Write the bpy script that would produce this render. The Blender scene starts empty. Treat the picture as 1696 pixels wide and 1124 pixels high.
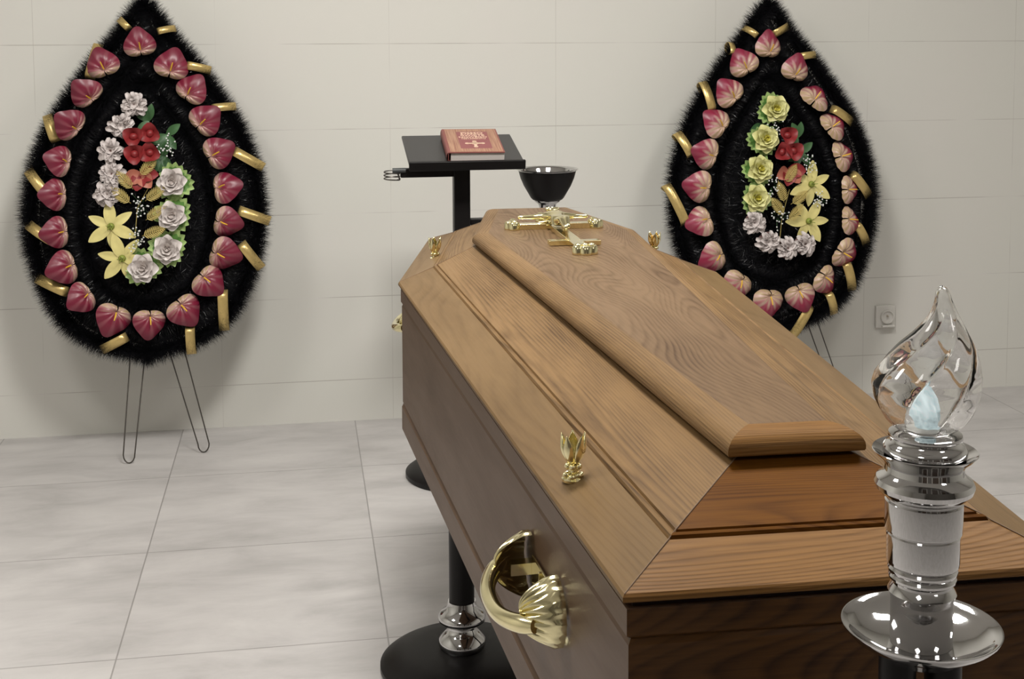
import bpy, bmesh, math, random
from mathutils import Vector, Matrix, Quaternion
PI = math.pi
random.seed(7)
S = bpy.context.scene
COL = S.collection

# ---------------------------------------------------------------- camera
cam_d = bpy.data.cameras.new('camera')
cam = bpy.data.objects.new('camera', cam_d); COL.objects.link(cam); S.camera = cam
YAW, PIT, ROL, FPX = .1655, .0784, -.0039, 2118.5
CPOS = Vector((-.3197, -4.5402, 1.3632))
fw = Vector((math.sin(YAW)*math.cos(PIT), math.cos(YAW)*math.cos(PIT), -math.sin(PIT)))
rt0 = Vector((math.cos(YAW), -math.sin(YAW), 0)); up0 = rt0.cross(fw)
rt = math.cos(ROL)*rt0 + math.sin(ROL)*up0
up = -math.sin(ROL)*rt0 + math.cos(ROL)*up0
M = Matrix((rt, up, -fw)).transposed().to_4x4(); M.translation = CPOS
cam.matrix_world = M
cam_d.sensor_width = 36; cam_d.lens = 36*FPX/1696
cam_d.shift_y = -330.1/1696
cam_d.clip_start = .02

# ---------------------------------------------------------------- world, lights, exposure
W = bpy.data.worlds.new('world'); S.world = W; W.use_nodes = True
W.node_tree.nodes['Background'].inputs[0].default_value = (1, .98, .95, 1)
W.node_tree.nodes['Background'].inputs[1].default_value = .0
S.view_settings.view_transform = 'Standard'; S.view_settings.look = 'None'
S.view_settings.gamma = 1; S.view_settings.use_curve_mapping = False
S.view_settings.exposure = 0.0
CEIL = 3.0
LAMPS = [(-1.7, -2.3, 24), (.0, -2.3, 78), (1.7, -2.3, 22), (-1.3, -5.4, 7), (1.5, -5.4, 7)]
for i, (lx, ly, p) in enumerate(LAMPS):
    ld = bpy.data.lights.new('panel_light', 'AREA'); ld.shape = 'RECTANGLE'; ld.size = .56; ld.size_y = .56
    ld.energy = p*1.0; ld.color = (1, .975, .93)
    lo = bpy.data.objects.new('panel_light', ld); COL.objects.link(lo); lo.location = (lx, ly, CEIL-.045)

# ---------------------------------------------------------------- materials
class NT:
    def __init__(s, name):
        s.m = bpy.data.materials.new(name); s.m.use_nodes = True; s.t = s.m.node_tree
        s.b = s.t.nodes['Principled BSDF']
    def n(s, typ, **kw):
        nd = s.t.nodes.new(typ)
        for k, v in kw.items(): setattr(nd, k, v)
        return nd
    def l(s, a, b): s.t.links.new(a, b)
    def math(s, op, a, b=None, c=None):
        nd = s.n('ShaderNodeMath', operation=op)
        for i, v in enumerate((a, b, c)):
            if v is None: continue
            if isinstance(v, (int, float)): nd.inputs[i].default_value = v
            else: s.l(v, nd.inputs[i])
        return nd.outputs[0]
    def ramp(s, f, stops):
        nd = s.n('ShaderNodeValToRGB'); s.l(f, nd.inputs[0]); cr = nd.color_ramp
        while len(cr.elements) < len(stops): cr.elements.new(.5)
        for e, (p, c) in zip(cr.elements, stops): e.position = p; e.color = (*c, 1) if len(c) == 3 else c
        return nd.outputs[0]
    def mix(s, f, a, b, mode='MIX'):
        nd = s.n('ShaderNodeMix', data_type='RGBA', blend_type=mode)
        for i, v in ((0, f), (6, a), (7, b)):
            if isinstance(v, (int, float)): nd.inputs[i].default_value = v
            elif isinstance(v, tuple): nd.inputs[i].default_value = (*v, 1)
            else: s.l(v, nd.inputs[i])
        return nd.outputs[2]
    def coord(s, kind='Object', scale=(1, 1, 1), loc=(0, 0, 0)):
        tc = s.n('ShaderNodeTexCoord'); mp = s.n('ShaderNodeMapping')
        s.l(tc.outputs[kind], mp.inputs[0]); mp.inputs['Scale'].default_value = scale; mp.inputs['Location'].default_value = loc
        return mp.outputs[0]
    def noise(s, vec, scale, detail=3, rough=.5, dist=0):
        nd = s.n('ShaderNodeTexNoise'); s.l(vec, nd.inputs['Vector'])
        nd.inputs['Scale'].default_value = scale; nd.inputs['Detail'].default_value = detail
        nd.inputs['Roughness'].default_value = rough; nd.inputs['Distortion'].default_value = dist
        return nd.outputs['Fac']
    def bump(s, h, strength, dist=.001):
        nd = s.n('ShaderNodeBump'); s.l(h, nd.inputs['Height']); nd.inputs['Strength'].default_value = strength
        nd.inputs['Distance'].default_value = dist; s.l(nd.outputs[0], s.b.inputs['Normal'])

def plain(name, col, rough=.5, metal=0, var=0, vscale=20, spec=.5, coat=0, bump=0, **kw):
    n = NT(name); b = n.b
    b.inputs['Roughness'].default_value = rough; b.inputs['Metallic'].default_value = metal
    b.inputs['Specular IOR Level'].default_value = spec; b.inputs['Coat Weight'].default_value = coat
    f = n.noise(n.coord('Object'), vscale, 3)
    c = n.mix(f, tuple(x*(1-var) for x in col), tuple(min(1, x*(1+var)) for x in col))
    n.l(c, b.inputs['Base Color'])
    if bump: n.bump(f, bump, .001)
    for k, v in kw.items(): b.inputs[k.replace('_', ' ')].default_value = v
    return n.m

def wood(name, dark, light, F=210, K=62, contrast=1., rough=.42, spec=.2, coat=.0, loc=(0, 0, 0), us=1.1, vs=5.0):
    n = NT(name); b = n.b
    uv = n.n('ShaderNodeUVMap').outputs[0]
    mp = n.n('ShaderNodeMapping'); n.l(uv, mp.inputs[0]); mp.inputs['Scale'].default_value = (us, vs, 1); mp.inputs['Location'].default_value = loc
    N1 = n.noise(mp.outputs[0], 1.0, 1.6, .30, .12)
    sep = n.n('ShaderNodeSeparateXYZ'); n.l(uv, sep.inputs[0])
    ph = n.math('ADD', n.math('MULTIPLY', sep.outputs[1], F), n.math('MULTIPLY', N1, K))
    fr = n.math('FRACT', ph)
    line = n.ramp(fr, [(0, (0, 0, 0)), (.35, (.12, .12, .12)), (.75, (1, 1, 1)), (1, (0, 0, 0))])
    mp2 = n.n('ShaderNodeMapping'); n.l(uv, mp2.inputs[0]); mp2.inputs['Scale'].default_value = (9, 260, 1)
    N2 = n.noise(mp2.outputs[0], 1.0, 3, .6)
    mp3 = n.n('ShaderNodeMapping'); n.l(uv, mp3.inputs[0]); mp3.inputs['Scale'].default_value = (3.0, 14, 1); mp3.inputs['Location'].default_value = (5, 3, 1)
    N3 = n.noise(mp3.outputs[0], 1.0, 4, .6)
    lm = n.math('ADD', n.math('MULTIPLY', N3, 1.6), -.25)
    f = n.math('MULTIPLY', n.math('MULTIPLY', line, lm), .75*contrast)
    f = n.math('ADD', f, n.math('MULTIPLY', n.math('SUBTRACT', N2, .5), .95*contrast))
    f = n.math('ADD', f, n.math('MULTIPLY', n.math('SUBTRACT', N3, .5), 1.2))
    c = n.ramp(n.math('ADD', f, .12), [(0, light), (1, dark)])
    n.l(c, b.inputs['Base Color'])
    r = n.math('ADD', n.math('MULTIPLY', f, .12), rough); n.l(r, b.inputs['Roughness'])
    b.inputs['Specular IOR Level'].default_value = spec
    b.inputs['Coat Weight'].default_value = coat; b.inputs['Coat Roughness'].default_value = .3
    n.bump(n.math('MULTIPLY', n.math('ADD', line, N2), -1), .18, .0006)
    return n.m

M_LID = wood('stained_oak_lid', (0.0630, 0.0335, 0.0132), (0.1780, 0.1030, 0.0415), loc=(.3, .1, 0), F=120, K=34, vs=9., us=.55, contrast=1.15)
M_LIDTOP = wood('stained_oak_top', (0.0570, 0.0298, 0.0132), (0.1410, 0.0856, 0.0436), F=20, K=85, loc=(2.3, 7.1, 0), vs=4.2)
M_LIDEND = wood('stained_oak_end', (0.0792, 0.0343, 0.0077), (0.2178, 0.1089, 0.0336), F=250, K=60, spec=.12, loc=(6.3, 1.1, 0))
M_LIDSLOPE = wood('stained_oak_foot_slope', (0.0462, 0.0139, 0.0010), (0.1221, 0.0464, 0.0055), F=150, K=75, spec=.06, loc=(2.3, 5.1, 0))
M_FLANGE = wood('stained_oak_flange', (0.0638, 0.0348, 0.0134), (0.1450, 0.0870, 0.0358), F=60, K=20, contrast=.4, loc=(9.3, 2.2, 0))
M_BODY = wood('stained_oak_side', (0.0680, 0.0382, 0.0221), (0.1148, 0.0697, 0.0425), F=6, K=8, contrast=.3, loc=(4, 4, 0), rough=.42)
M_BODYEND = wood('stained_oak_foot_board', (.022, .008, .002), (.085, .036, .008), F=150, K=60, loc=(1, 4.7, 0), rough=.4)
M_GAP = plain('dark_wood_gap', (.02, .006, .006), .8)
M_SEAM = plain('wood_filler', (.16, .10, .06), .7, var=.3, vscale=200)

def wall_mat():
    n = NT('glazed_wall_tile'); b = n.b
    tc = n.n('ShaderNodeTexCoord'); sep = n.n('ShaderNodeSeparateXYZ'); n.l(tc.outputs['Object'], sep.inputs[0])
    def joint(sock, size, off, w):
        f = n.math('FRACT', n.math('ADD', n.math('DIVIDE', n.math('SUBTRACT', sock, off), size), 20.5))
        d = n.math('MULTIPLY', n.math('ABSOLUTE', n.math('SUBTRACT', f, .5)), size)
        return n.math('LESS_THAN', d, w)
    geo = n.n('ShaderNodeNewGeometry'); sn = n.n('ShaderNodeSeparateXYZ'); n.l(geo.outputs['Normal'], sn.inputs[0])
    side = n.math('GREATER_THAN', n.math('ABSOLUTE', sn.outputs[0]), .5)
    hor = n.math('ADD', n.math('MULTIPLY', sep.outputs[1], side), n.math('MULTIPLY', sep.outputs[0], n.math('SUBTRACT', 1, side)))
    jz = joint(sep.outputs[2], .3, .1504, .0012); jx = joint(hor, .6, 0, .0009)
    j = n.math('MAXIMUM', jz, n.math('MULTIPLY', jx, .6))
    nz = n.noise(tc.outputs['Object'], 1.6, 3, .6)
    base = n.ramp(nz, [(.3, (.655, .65, .60)), (.7, (.665, .645, .605))])
    jn = n.noise(tc.outputs['Object'], 3.0, 2)
    jc = n.ramp(jn, [(.42, (.36, .33, .30)), (.6, (.66, .64, .61))])
    n.l(n.mix(n.math('MULTIPLY', j, .75), base, jc), b.inputs['Base Color'])
    b.inputs['Roughness'].default_value = .45; b.inputs['Specular IOR Level'].default_value = .3
    return n.m
def floor_mat():
    n = NT('concrete_look_floor_tile'); b = n.b
    tc = n.n('ShaderNodeTexCoord'); sep = n.n('ShaderNodeSeparateXYZ'); n.l(tc.outputs['Object'], sep.inputs[0])
    ids = []
    def joint(sock, size, off, w):
        v = n.math('ADD', n.math('DIVIDE', n.math('SUBTRACT', sock, off), size), 20)
        ids.append(n.math('FLOOR', v))
        f = n.math('FRACT', n.math('ADD', v, .5))
        d = n.math('MULTIPLY', n.math('ABSOLUTE', n.math('SUBTRACT', f, .5)), size)
        return n.math('LESS_THAN', d, w)
    jx = joint(sep.outputs[0], .6, -.738, .0018); jy = joint(sep.outputs[1], .6, -1.7017, .0018)
    j = n.math('MAXIMUM', jx, jy)
    cb = n.n('ShaderNodeCombineXYZ')
    n.l(n.math('ADD', n.math('MULTIPLY', sep.outputs[0], 1.0), n.math('MULTIPLY', ids[0], 3.7)), cb.inputs[0])
    n.l(n.math('ADD', n.math('MULTIPLY', sep.outputs[1], 2.6), n.math('MULTIPLY', ids[1], 5.3)), cb.inputs[1])
    n1 = n.noise(cb.outputs[0], 3.0, 6, .62, .4)
    n2 = n.noise(cb.outputs[0], 11.0, 5, .7, .2)
    c = n.ramp(n1, [(.28, (.36, .345, .335)), (.5, (.45, .43, .42)), (.72, (.52, .50, .485))])
    c = n.mix(n.math('MULTIPLY', n.math('SUBTRACT', n2, .5), .8), c, (.40, .40, .39))
    n.l(n.mix(n.math('MULTIPLY', j, .75), c, (.20, .19, .18)), b.inputs['Base Color'])
    b.inputs['Roughness'].default_value = .42; b.inputs['Specular IOR Level'].default_value = .35
    return n.m
M_WALL = wall_mat(); M_FLOOR = floor_mat()
M_CEIL = plain('white_ceiling_paint', (.72, .71, .69), .9, var=.02)
M_BLACK = plain('black_powder_coat', (.006, .005, .005), .42, var=.1, vscale=300, spec=.22)
M_BLACKSAT = plain('satin_black_top', (.035, .034, .034), .45, var=.1, vscale=200)
M_CHROME = plain('polished_chrome', (.58, .575, .575), .06, 1, var=.02)
M_GOLD = plain('polished_pale_brass', (.86, .78, .47), .16, 1, var=.05, vscale=60)
M_GOLDGLOSS = plain('amber_glass', (.75, .42, .06), .15, .6, var=.2)
M_WIRE = plain('steel_wire', (.10, .09, .08), .4, .8)
M_TINSEL = plain('black_tinsel', (.010, .010, .012), .26, 0, var=.3, vscale=100, spec=.75)
M_BACK = plain('black_backing', (.004, .004, .005), .9, spec=.2)
M_RIB = plain('gold_satin_ribbon', (.60, .44, .17), .3, .55, var=.12, vscale=60)
M_SPAD = plain('yellow_spadix', (.72, .43, .03), .5)
M_WHITEROSE = plain('white_satin_petal', (.66, .60, .57), .4, var=.25, vscale=50)
M_YELROSE = plain('yellow_satin_petal', (.70, .68, .30), .45, var=.15, vscale=60)
M_YELCORE = plain('yellow_petal_core', (.60, .55, .10), .5, var=.15)
M_CARN = plain('white_carnation_petal', (.60, .54, .52), .55, var=.35, vscale=120)
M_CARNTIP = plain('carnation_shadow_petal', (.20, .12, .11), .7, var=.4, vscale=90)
M_LILY = plain('cream_lily_petal', (.68, .60, .24), .45, var=.2, vscale=50)
M_LILYC = plain('green_lily_throat', (.25, .30, .05), .6)
M_RED = plain('red_velvet_petal', (.24, .018, .02), .5, var=.3, vscale=40)
M_REDPALE = plain('pale_red_petal', (.42, .14, .09), .5, var=.4, vscale=30)
M_LEAF = plain('dark_green_leaf', (.045, .12, .04), .5, var=.4, vscale=50)
M_FRILL = plain('green_frill_leaf', (.12, .26, .06), .45, var=.5, vscale=60)
M_FRILLEDGE = plain('pale_frill_edge', (.36, .50, .18), .45, var=.3, vscale=60)
M_BREATH = plain('white_baby_breath', (.75, .75, .74), .5)
M_FERN = plain('gold_glitter_fern', (.62, .49, .17), .35, .5, var=.4, vscale=300)
M_PAPER = plain('book_page_edges', (.52, .48, .45), .9, var=.08, vscale=300)
M_COVER = plain('dark_red_book_cloth', (.22, .065, .055), .5, var=.08, vscale=80)
M_COVERPANEL = plain('red_book_panel', (.25, .075, .075), .5, var=.05, vscale=80)
M_PLASTIC = plain('white_plastic_socket', (.64, .62, .58), .4)
M_HOLE = plain('dark_socket_hole', (.05, .045, .04), .8)
M_PIN = plain('brass_pin', (.5, .45, .38), .4, .8)
def cover_frame():
    n = NT('gilt_striped_book_border'); uv = n.coord('Object', (260, 8, 1))
    f = n.noise(uv, 1, 3); n.l(n.ramp(f, [(.3, (.24, .09, .055)), (.7, (.46, .27, .17))]), n.b.inputs['Base Color'])
    n.b.inputs['Roughness'].default_value = .45
    return n.m
M_FRAME = cover_frame()
M_GILT = plain('gilt_print', (.80, .58, .42), .4, .1)

def anthurium_mat(name, cream_lo, cream_hi, red):
    n = NT(name); b = n.b
    uv = n.n('ShaderNodeUVMap').outputs[0]; sep = n.n('ShaderNodeSeparateXYZ'); n.l(uv, sep.inputs[0])
    # u: position across (0..1), v: 0 at notch .. 1 at tip
    stripe = n.math('SINE', n.math('MULTIPLY', sep.outputs[0], 2*PI*11))
    v = n.math('ADD', sep.outputs[1], n.math('MULTIPLY', stripe, .06 if cream_lo < .3 else .13))
    v = n.math('ADD', v, n.math('MULTIPLY', n.math('SUBTRACT', n.noise(n.coord('Object'), 14, 3), .5), .25))
    c0 = n.ramp(v, [(0, (.45, .32, .18)), (cream_lo, (.50, .34, .27)), (cream_hi, red), (1, tuple(x*.7 for x in red))])
    sf = n.math('MULTIPLY', n.math('MAXIMUM', stripe, 0), n.math('MULTIPLY', n.math('SUBTRACT', 1.15, sep.outputs[1]), .20))
    c = n.mix(sf, c0, (.62, .36, .36))
    n.l(c, b.inputs['Base Color']); b.inputs['Roughness'].default_value = .38
    return n.m
M_ANTH_RED = anthurium_mat('crimson_anthurium', .08, .27, (.19, .012, .036))
M_ANTH_CREAM = anthurium_mat('cream_anthurium', .30, .56, (.26, .016, .05))
def glass_mat():
    n = NT('clear_glass'); b = n.b
    b.inputs['Base Color'].default_value = (1, 1, 1, 1); b.inputs['Roughness'].default_value = 0.01
    b.inputs['Transmission Weight'].default_value = 1; b.inputs['IOR'].default_value = 1.45
    return n.m
M_GLASS = glass_mat()
def led_mat():
    n = NT('frosted_lit_bulb'); b = n.b
    f = n.noise(n.coord('Object'), 90, 4)
    n.l(n.ramp(f, [(.35, (.35, .42, .43)), (.65, (.85, .95, .97))]), b.inputs['Base Color'])
    n.l(n.ramp(f, [(.35, (.25, .36, .38)), (.65, (.80, .97, 1))]), b.inputs['Emission Color'])
    b.inputs['Emission Strength'].default_value = .5; b.inputs['Roughness'].default_value = .2
    return n.m
M_LED = led_mat()
def emit(name, col, s):
    n = NT(name); n.b.inputs['Emission Color'].default_value = (*col, 1); n.b.inputs['Emission Strength'].default_value = s
    n.b.inputs['Base Color'].default_value = (.8, .8, .8, 1); return n.m
M_DIFF = emit('lamp_diffuser', (1, .965, .91), 6)

# ---------------------------------------------------------------- mesh helpers
class MB:
    def __init__(s): s.v = []; s.f = []; s.uv = []; s.mi = []
    def add(s, vs, fs, uvs=None, mi=0):
        o = len(s.v); s.v += [tuple(v) for v in vs]
        for k, f in enumerate(fs):
            s.f.append(tuple(i+o for i in f)); s.mi.append(mi)
            s.uv.append([uvs[i] for i in f] if uvs else None)
        return s
    def box(s, c, size, mi=0, rot=None):
        x, y, z = (a/2 for a in size); vs = [Vector((i, j, k)) for i in (-x, x) for j in (-y, y) for k in (-z, z)]
        if rot: vs = [rot @ v for v in vs]
        vs = [v+Vector(c) for v in vs]
        return s.add(vs, [(0, 1, 3, 2), (4, 6, 7, 5), (0, 4, 5, 1), (2, 3, 7, 6), (0, 2, 6, 4), (1, 5, 7, 3)], mi=mi)
    def lathe(s, prof, c=(0, 0, 0), n=48, mi=0, cap=True):
        vs = []; c = Vector(c)
        for r, z in prof:
            for i in range(n):
                a = 2*PI*i/n; vs.append(c+Vector((r*math.cos(a), r*math.sin(a), z)))
        fs = [(k*n+i, k*n+(i+1) % n, (k+1)*n+(i+1) % n, (k+1)*n+i) for k in range(len(prof)-1) for i in range(n)]
        if cap and prof[0][0] > 1e-6: fs.append(tuple(range(n))[::-1])
        if cap and prof[-1][0] > 1e-6: fs.append(tuple((len(prof)-1)*n+i for i in range(n)))
        return s.add(vs, fs, mi=mi)
    def tube(s, pts, r, n=8, mi=0, cap=True, closed=False):
        pts = [Vector(p) for p in pts]; m = len(pts); rs = r if isinstance(r, (list, tuple)) else [r]*m
        vs = []; prev = None
        for i, p in enumerate(pts):
            t = (pts[(i+1) % m if closed else min(i+1, m-1)]-pts[(i-1) % m if closed else max(i-1, 0)]).normalized()
            if prev is None:
                a = Vector((0, 0, 1)) if abs(t.z) < .9 else Vector((1, 0, 0)); u = t.cross(a).normalized()
            else: u = (prev-t*prev.dot(t)).normalized()
            prev = u; w = t.cross(u)
            for k in range(n):
                an = 2*PI*k/n; vs.append(p+rs[i]*(math.cos(an)*u+math.sin(an)*w))
        fs = [(i*n+k, i*n+(k+1) % n, (i+1) % m*n+(k+1) % n, (i+1) % m*n+k) for i in range(m if closed else m-1) for k in range(n)]
        if cap and not closed: fs += [tuple(range(n))[::-1], tuple((m-1)*n+k for k in range(n))]
        return s.add(vs, fs, mi=mi)
    def blob(s, c, size, n=10, mi=0, rot=None):
        vs = []; fs = []; c = Vector(c)
        for i in range(n+1):
            th = PI*i/n
            for j in range(n*2):
                a = PI*j/n; v = Vector((size[0]*math.sin(th)*math.cos(a), size[1]*math.sin(th)*math.sin(a), size[2]*math.cos(th)))
                if rot: v = rot @ v
                vs.append(v+c)
        m = n*2
        fs = [(i*m+j, (i+1)*m+j, (i+1)*m+(j+1) % m, i*m+(j+1) % m) for i in range(n) for j in range(m)]
        return s.add(vs, fs, mi=mi)
    def grid(s, fn, nu, nv, mi=0, uv=True, closed_u=False):
        vs = []; uvs = []
        for j in range(nv+1):
            for i in range(nu+1):
                vs.append(fn(i/nu, j/nv)); uvs.append((i/nu, j/nv))
        fs = [(j*(nu+1)+i, j*(nu+1)+i+1, (j+1)*(nu+1)+i+1, (j+1)*(nu+1)+i) for j in range(nv) for i in range(nu)]
        return s.add(vs, fs, uvs if uv else None, mi)
    def mesh(s, name, mats, smooth=True, merge=True, angle=40):
        me = bpy.data.meshes.new(name); me.from_pydata(s.v, [], s.f)
        for m in (mats if isinstance(mats, (list, tuple)) else [mats]): me.materials.append(m)
        me.polygons.foreach_set('material_index', s.mi)
        if any(u for u in s.uv):
            ul = me.uv_layers.new(name='UVMap'); li = 0
            for u, f in zip(s.uv, s.f):
                for k in range(len(f)):
                    ul.data[li].uv = u[k] if u else (0, 0); li += 1
        if merge:
            bm = bmesh.new(); bm.from_mesh(me); bmesh.ops.remove_doubles(bm, verts=bm.verts, dist=1e-6)
            bmesh.ops.recalc_face_normals(bm, faces=bm.faces); bm.to_mesh(me); bm.free()
        if smooth:
            me.polygons.foreach_set('use_smooth', [True]*len(me.polygons))
            if angle < 180: me.set_sharp_from_angle(angle=math.radians(angle))
        me.update(); return me
    def obj(s, name, mats, parent=None, smooth=True, merge=True, angle=40, bevel=0, label=None):
        o = bpy.data.objects.new(name, s.mesh(name, mats, smooth, merge, angle)); COL.objects.link(o)
        if parent: o.parent = parent
        if bevel:
            b = o.modifiers.new('bevel', 'BEVEL'); b.width = bevel; b.segments = 3; b.limit_method = 'ANGLE'; b.angle_limit = math.radians(50)
        if label: o['label'] = label
        return o

def thing(name, label, cat, loc=(0, 0, 0), group=None):
    o = bpy.data.objects.new(name, None); COL.objects.link(o); o.location = loc; o.empty_display_size = .1
    o['label'] = label; o['category'] = cat
    if group: o['group'] = group
    return o
def struct(o): o['kind'] = 'structure'; return o
def inst(proto, parent, mw, children=True):
    c = proto.copy(); COL.objects.link(c); c.parent = parent; c.matrix_basis = mw
    if children:
        for ch in proto.children:
            g = ch.copy(); COL.objects.link(g); g.parent = c
    return c

# ================================================================= SETTING
RX0, RX1, RY0 = -3.2, 4.0, -7.2
def plane(name, vs, mat, flip=False):
    return struct(MB().add(vs, [(0, 1, 2, 3)[::-1] if flip else (0, 1, 2, 3)]).obj(name, mat, smooth=False, merge=False))
T = .1
def slab(name, lo, hi, mat):
    c = [(a+b)/2 for a, b in zip(lo, hi)]; return struct(MB().box(c, [b-a for a, b in zip(lo, hi)]).obj(name, mat, smooth=False))
slab('floor', (RX0-T, RY0-T, -T), (RX1+T, T, 0), M_FLOOR)
slab('ceiling', (RX0-T, RY0-T, CEIL), (RX1+T, T, CEIL+T), M_CEIL)
slab('wall_back', (RX0-T, 0, 0), (RX1+T, T, CEIL), M_WALL)
slab('wall_front', (RX0-T, RY0-T, 0), (RX1+T, RY0, CEIL), plain('grey_brown_for_reflections', (.14, .13, .12), .7, var=.05))  # unseen wall, coloured dark so the chrome has something dark to mirror
slab('wall_left', (RX0-T, RY0, 0), (RX0, 0, CEIL), M_WALL)
slab('wall_right', (RX1, RY0, 0), (RX1+T, 0, CEIL), M_WALL)
# unseen dark doors, added behind the camera to darken the chrome's reflections
dr = MB().box((-1.6, RY0+.03, 1.05), (.95, .06, 2.1)).obj('added_door_1', plain('added_dark_brown', (.06, .04, .03), .4), smooth=False, bevel=.004); struct(dr)
for dn, dx in ((2, .4), (3, 2.2)):
    struct(MB().box((dx, RY0+.03, 1.15), (1.1, .06, 2.3)).obj('added_door_%d' % dn, bpy.data.materials['added_dark_brown'], smooth=False, bevel=.004))
MB().tube([(-1.95, RY0+.06, 1.05), (-1.95, RY0+.10, 1.05), (-1.84, RY0+.10, 1.05)], .01).obj('added_door_handle', M_CHROME, dr)

for i, (lx, ly, p) in enumerate(LAMPS):
    words = ['above the left wreath', 'above the lectern', 'above the right wreath', 'at the far end of the room, left one', 'at the far end of the room, right one']
    t = thing('ceiling_lamp', 'square flat white ceiling lamp panel '+words[i], 'ceiling lamp', (lx, ly, CEIL), 'square ceiling lamp panels')
    f = MB()
    for s_ in (-1, 1):
        f.box((s_*.3, 0, -.02), (.03, .63, .04)); f.box((0, s_*.3, -.02), (.57, .03, .04))
    f.obj('lamp_frame', M_PLASTIC, t, smooth=False)
    MB().box((0, 0, -.012), (.57, .57, .02)).obj('diffuser', M_DIFF, t, smooth=False)

for k_, dx_, w_, h_ in ((1, -1.6, .95, 2.1), (2, .4, 1.1, 2.3), (3, 2.2, 1.1, 2.3)):  # white frames added around the unseen doors to put light stripes in the chrome
    tm = MB()
    for sx in (-1, 1): tm.box((dx_+sx*(w_/2+.055), RY0+.03, h_/2+.05), (.11, .07, h_+.10))
    tm.box((dx_, RY0+.03, h_+.055), (w_, .07, .11))
    struct(tm.obj('added_trim_%d' % k_, M_PLASTIC, smooth=False))
# wall socket
t = thing('wall_socket', 'small white square power socket low on the tiled wall beside the right wreath', 'socket', (1.885, 0, .30))
MB().box((0, -.006, 0), (.08, .012, .086)).obj('face_plate', M_PLASTIC, t, bevel=.003)
rot90 = Matrix.Rotation(PI/2, 4, 'X')
def ylathe(prof, c, n=32):
    m = MB(); m.lathe(prof, n=n); m.v = [tuple(Vector((v[0], -v[2], v[1]))+Vector(c)) for v in m.v]; return m
ylathe([(.0, .0012), (.020, .0012), (.0215, .0020), (.023, .008), (.026, .008), (.027, .006), (.027, 0)], (.005, -.0121, 0)).obj('socket_well', M_PLASTIC, t)
for sx in (-1, 1):
    ylathe([(0, 0), (.0028, 0), (.0028, .0008), (0, .0008)], (.005+sx*.0095, -.0122, -.012), 12).obj('socket_hole', M_HOLE, t)
    ylathe([(0, 0), (.0024, 0), (.0024, .0008), (0, .0008)], (.005+sx*.009, -.0122, .013), 12).obj('socket_hole', M_HOLE, t)
ylathe([(.003, 0), (.003, .012), (.001, .014), (0, .014)], (.005, -.0121, .004), 12).obj('earth_pin', M_PIN, t)
MB().box((.005, -.022, -.034), (.05, .012, .008)).obj('cover_hinge', M_PLASTIC, t, bevel=.002)

# ================================================================= CASKET
AX = Vector((.184, -3.455, 0)); ANG = math.radians(1.35)
CV = Vector((math.sin(ANG), math.cos(ANG), 0)); CU = Vector((math.cos(ANG), -math.sin(ANG), 0))
casket = thing('casket', 'varnished brown wooden coffin with brass fittings resting on a black stand', 'casket', AX)
casket.rotation_euler = (0, 0, -ANG)
# hex: (foot v, foot hw, shoulder v, shoulder hw, head v, head hw)
def hexa(h): f, fw_, s_, sw, e, ew = h; return [(-fw_, f), (fw_, f), (sw, s_), (ew, e), (-ew, e), (-sw, s_)]
H0 = (-.004, .2225, 1.53, .342, 2.10, .235)
H1 = (.056, .164, 1.555, .268, 2.035, .178)
H3 = (.152, .075, 1.595, .180, 1.985, .105)
H4 = (.183, .043, 1.565, .149, 1.935, .078)
Z0, Z1, Z3, Z4 = .863, .889, .933, .956
def hl(a, b, t): return tuple(x+(y-x)*t for x, y in zip(a, b))
def inset(h, d):
    f, a, s_, b, e, c = h; return (f+d, a-d, s_+d*.25, b-d*1.02, e-d, c-d*.75)
def rings(lv, mats_of_side, mb=None, cap_top=False, cap_bot=False, mi_cap=0, uvo=0.):
    """lv: list of (hex, z); every side of the six gets its own planar uv laid along the plank"""
    mb = mb or MB(); H = [[Vector((x, y, z)) for x, y in hexa(h)] for h, z in lv]
    for i in range(6):
        j = (i+1) % 6; acc = uvo+i*1.7
        d = (H[0][j]-H[0][i]).normalized(); o = H[0][i]
        for k in range(len(H)-1):
            a, b, c, e = H[k][i], H[k][j], H[k+1][j], H[k+1][i]
            m0, m1 = (a+b)/2, (c+e)/2; dv = (m1-m0); dv -= d*dv.dot(d); L = dv.length
            uvs = [((p-o).dot(d)+i*3.1, q) for p, q in ((a, acc), (b, acc), (c, acc+L), (e, acc+L))]
            mb.add([a, b, c, e], [(0, 1, 2, 3)], uvs, mats_of_side[i]); acc += L
    if cap_top:
        R = H[-1]; mb.add(R, [tuple(range(6))], [(p.y, p.x+9.3) for p in R], mi_cap)
    if cap_bot:
        R = H[0]; mb.add(R, [tuple(range(6))[::-1]], [(p.y, p.x) for p in R], mi_cap)
    return mb
# body
Hb = inset(H0, .005)
def groove(z): return [(Hb, z-.004), (inset(Hb, .003), z-.001), (inset(Hb, .003), z+.001), (Hb, z+.004)]
# the plank above the upper groove and the one below the lower groove stand proud as thin mouldings
Hm = inset(Hb, .003)
body = rings([(Hb, .553), (Hb, .600), (inset(Hb, .006), .604), (inset(Hb, .002), .610), (inset(Hb, .002), .812), (inset(Hb, .005), .818), (Hb, .822), (Hb, .8475)],
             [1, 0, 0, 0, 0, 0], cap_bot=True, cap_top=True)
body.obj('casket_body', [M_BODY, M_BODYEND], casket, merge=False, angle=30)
rings([(inset(H0, .012), .8474), (inset(H0, .012), .8562)], [0]*6, cap_top=True, cap_bot=True).obj('lid_gap', M_GAP, casket, smooth=False, merge=False)
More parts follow.
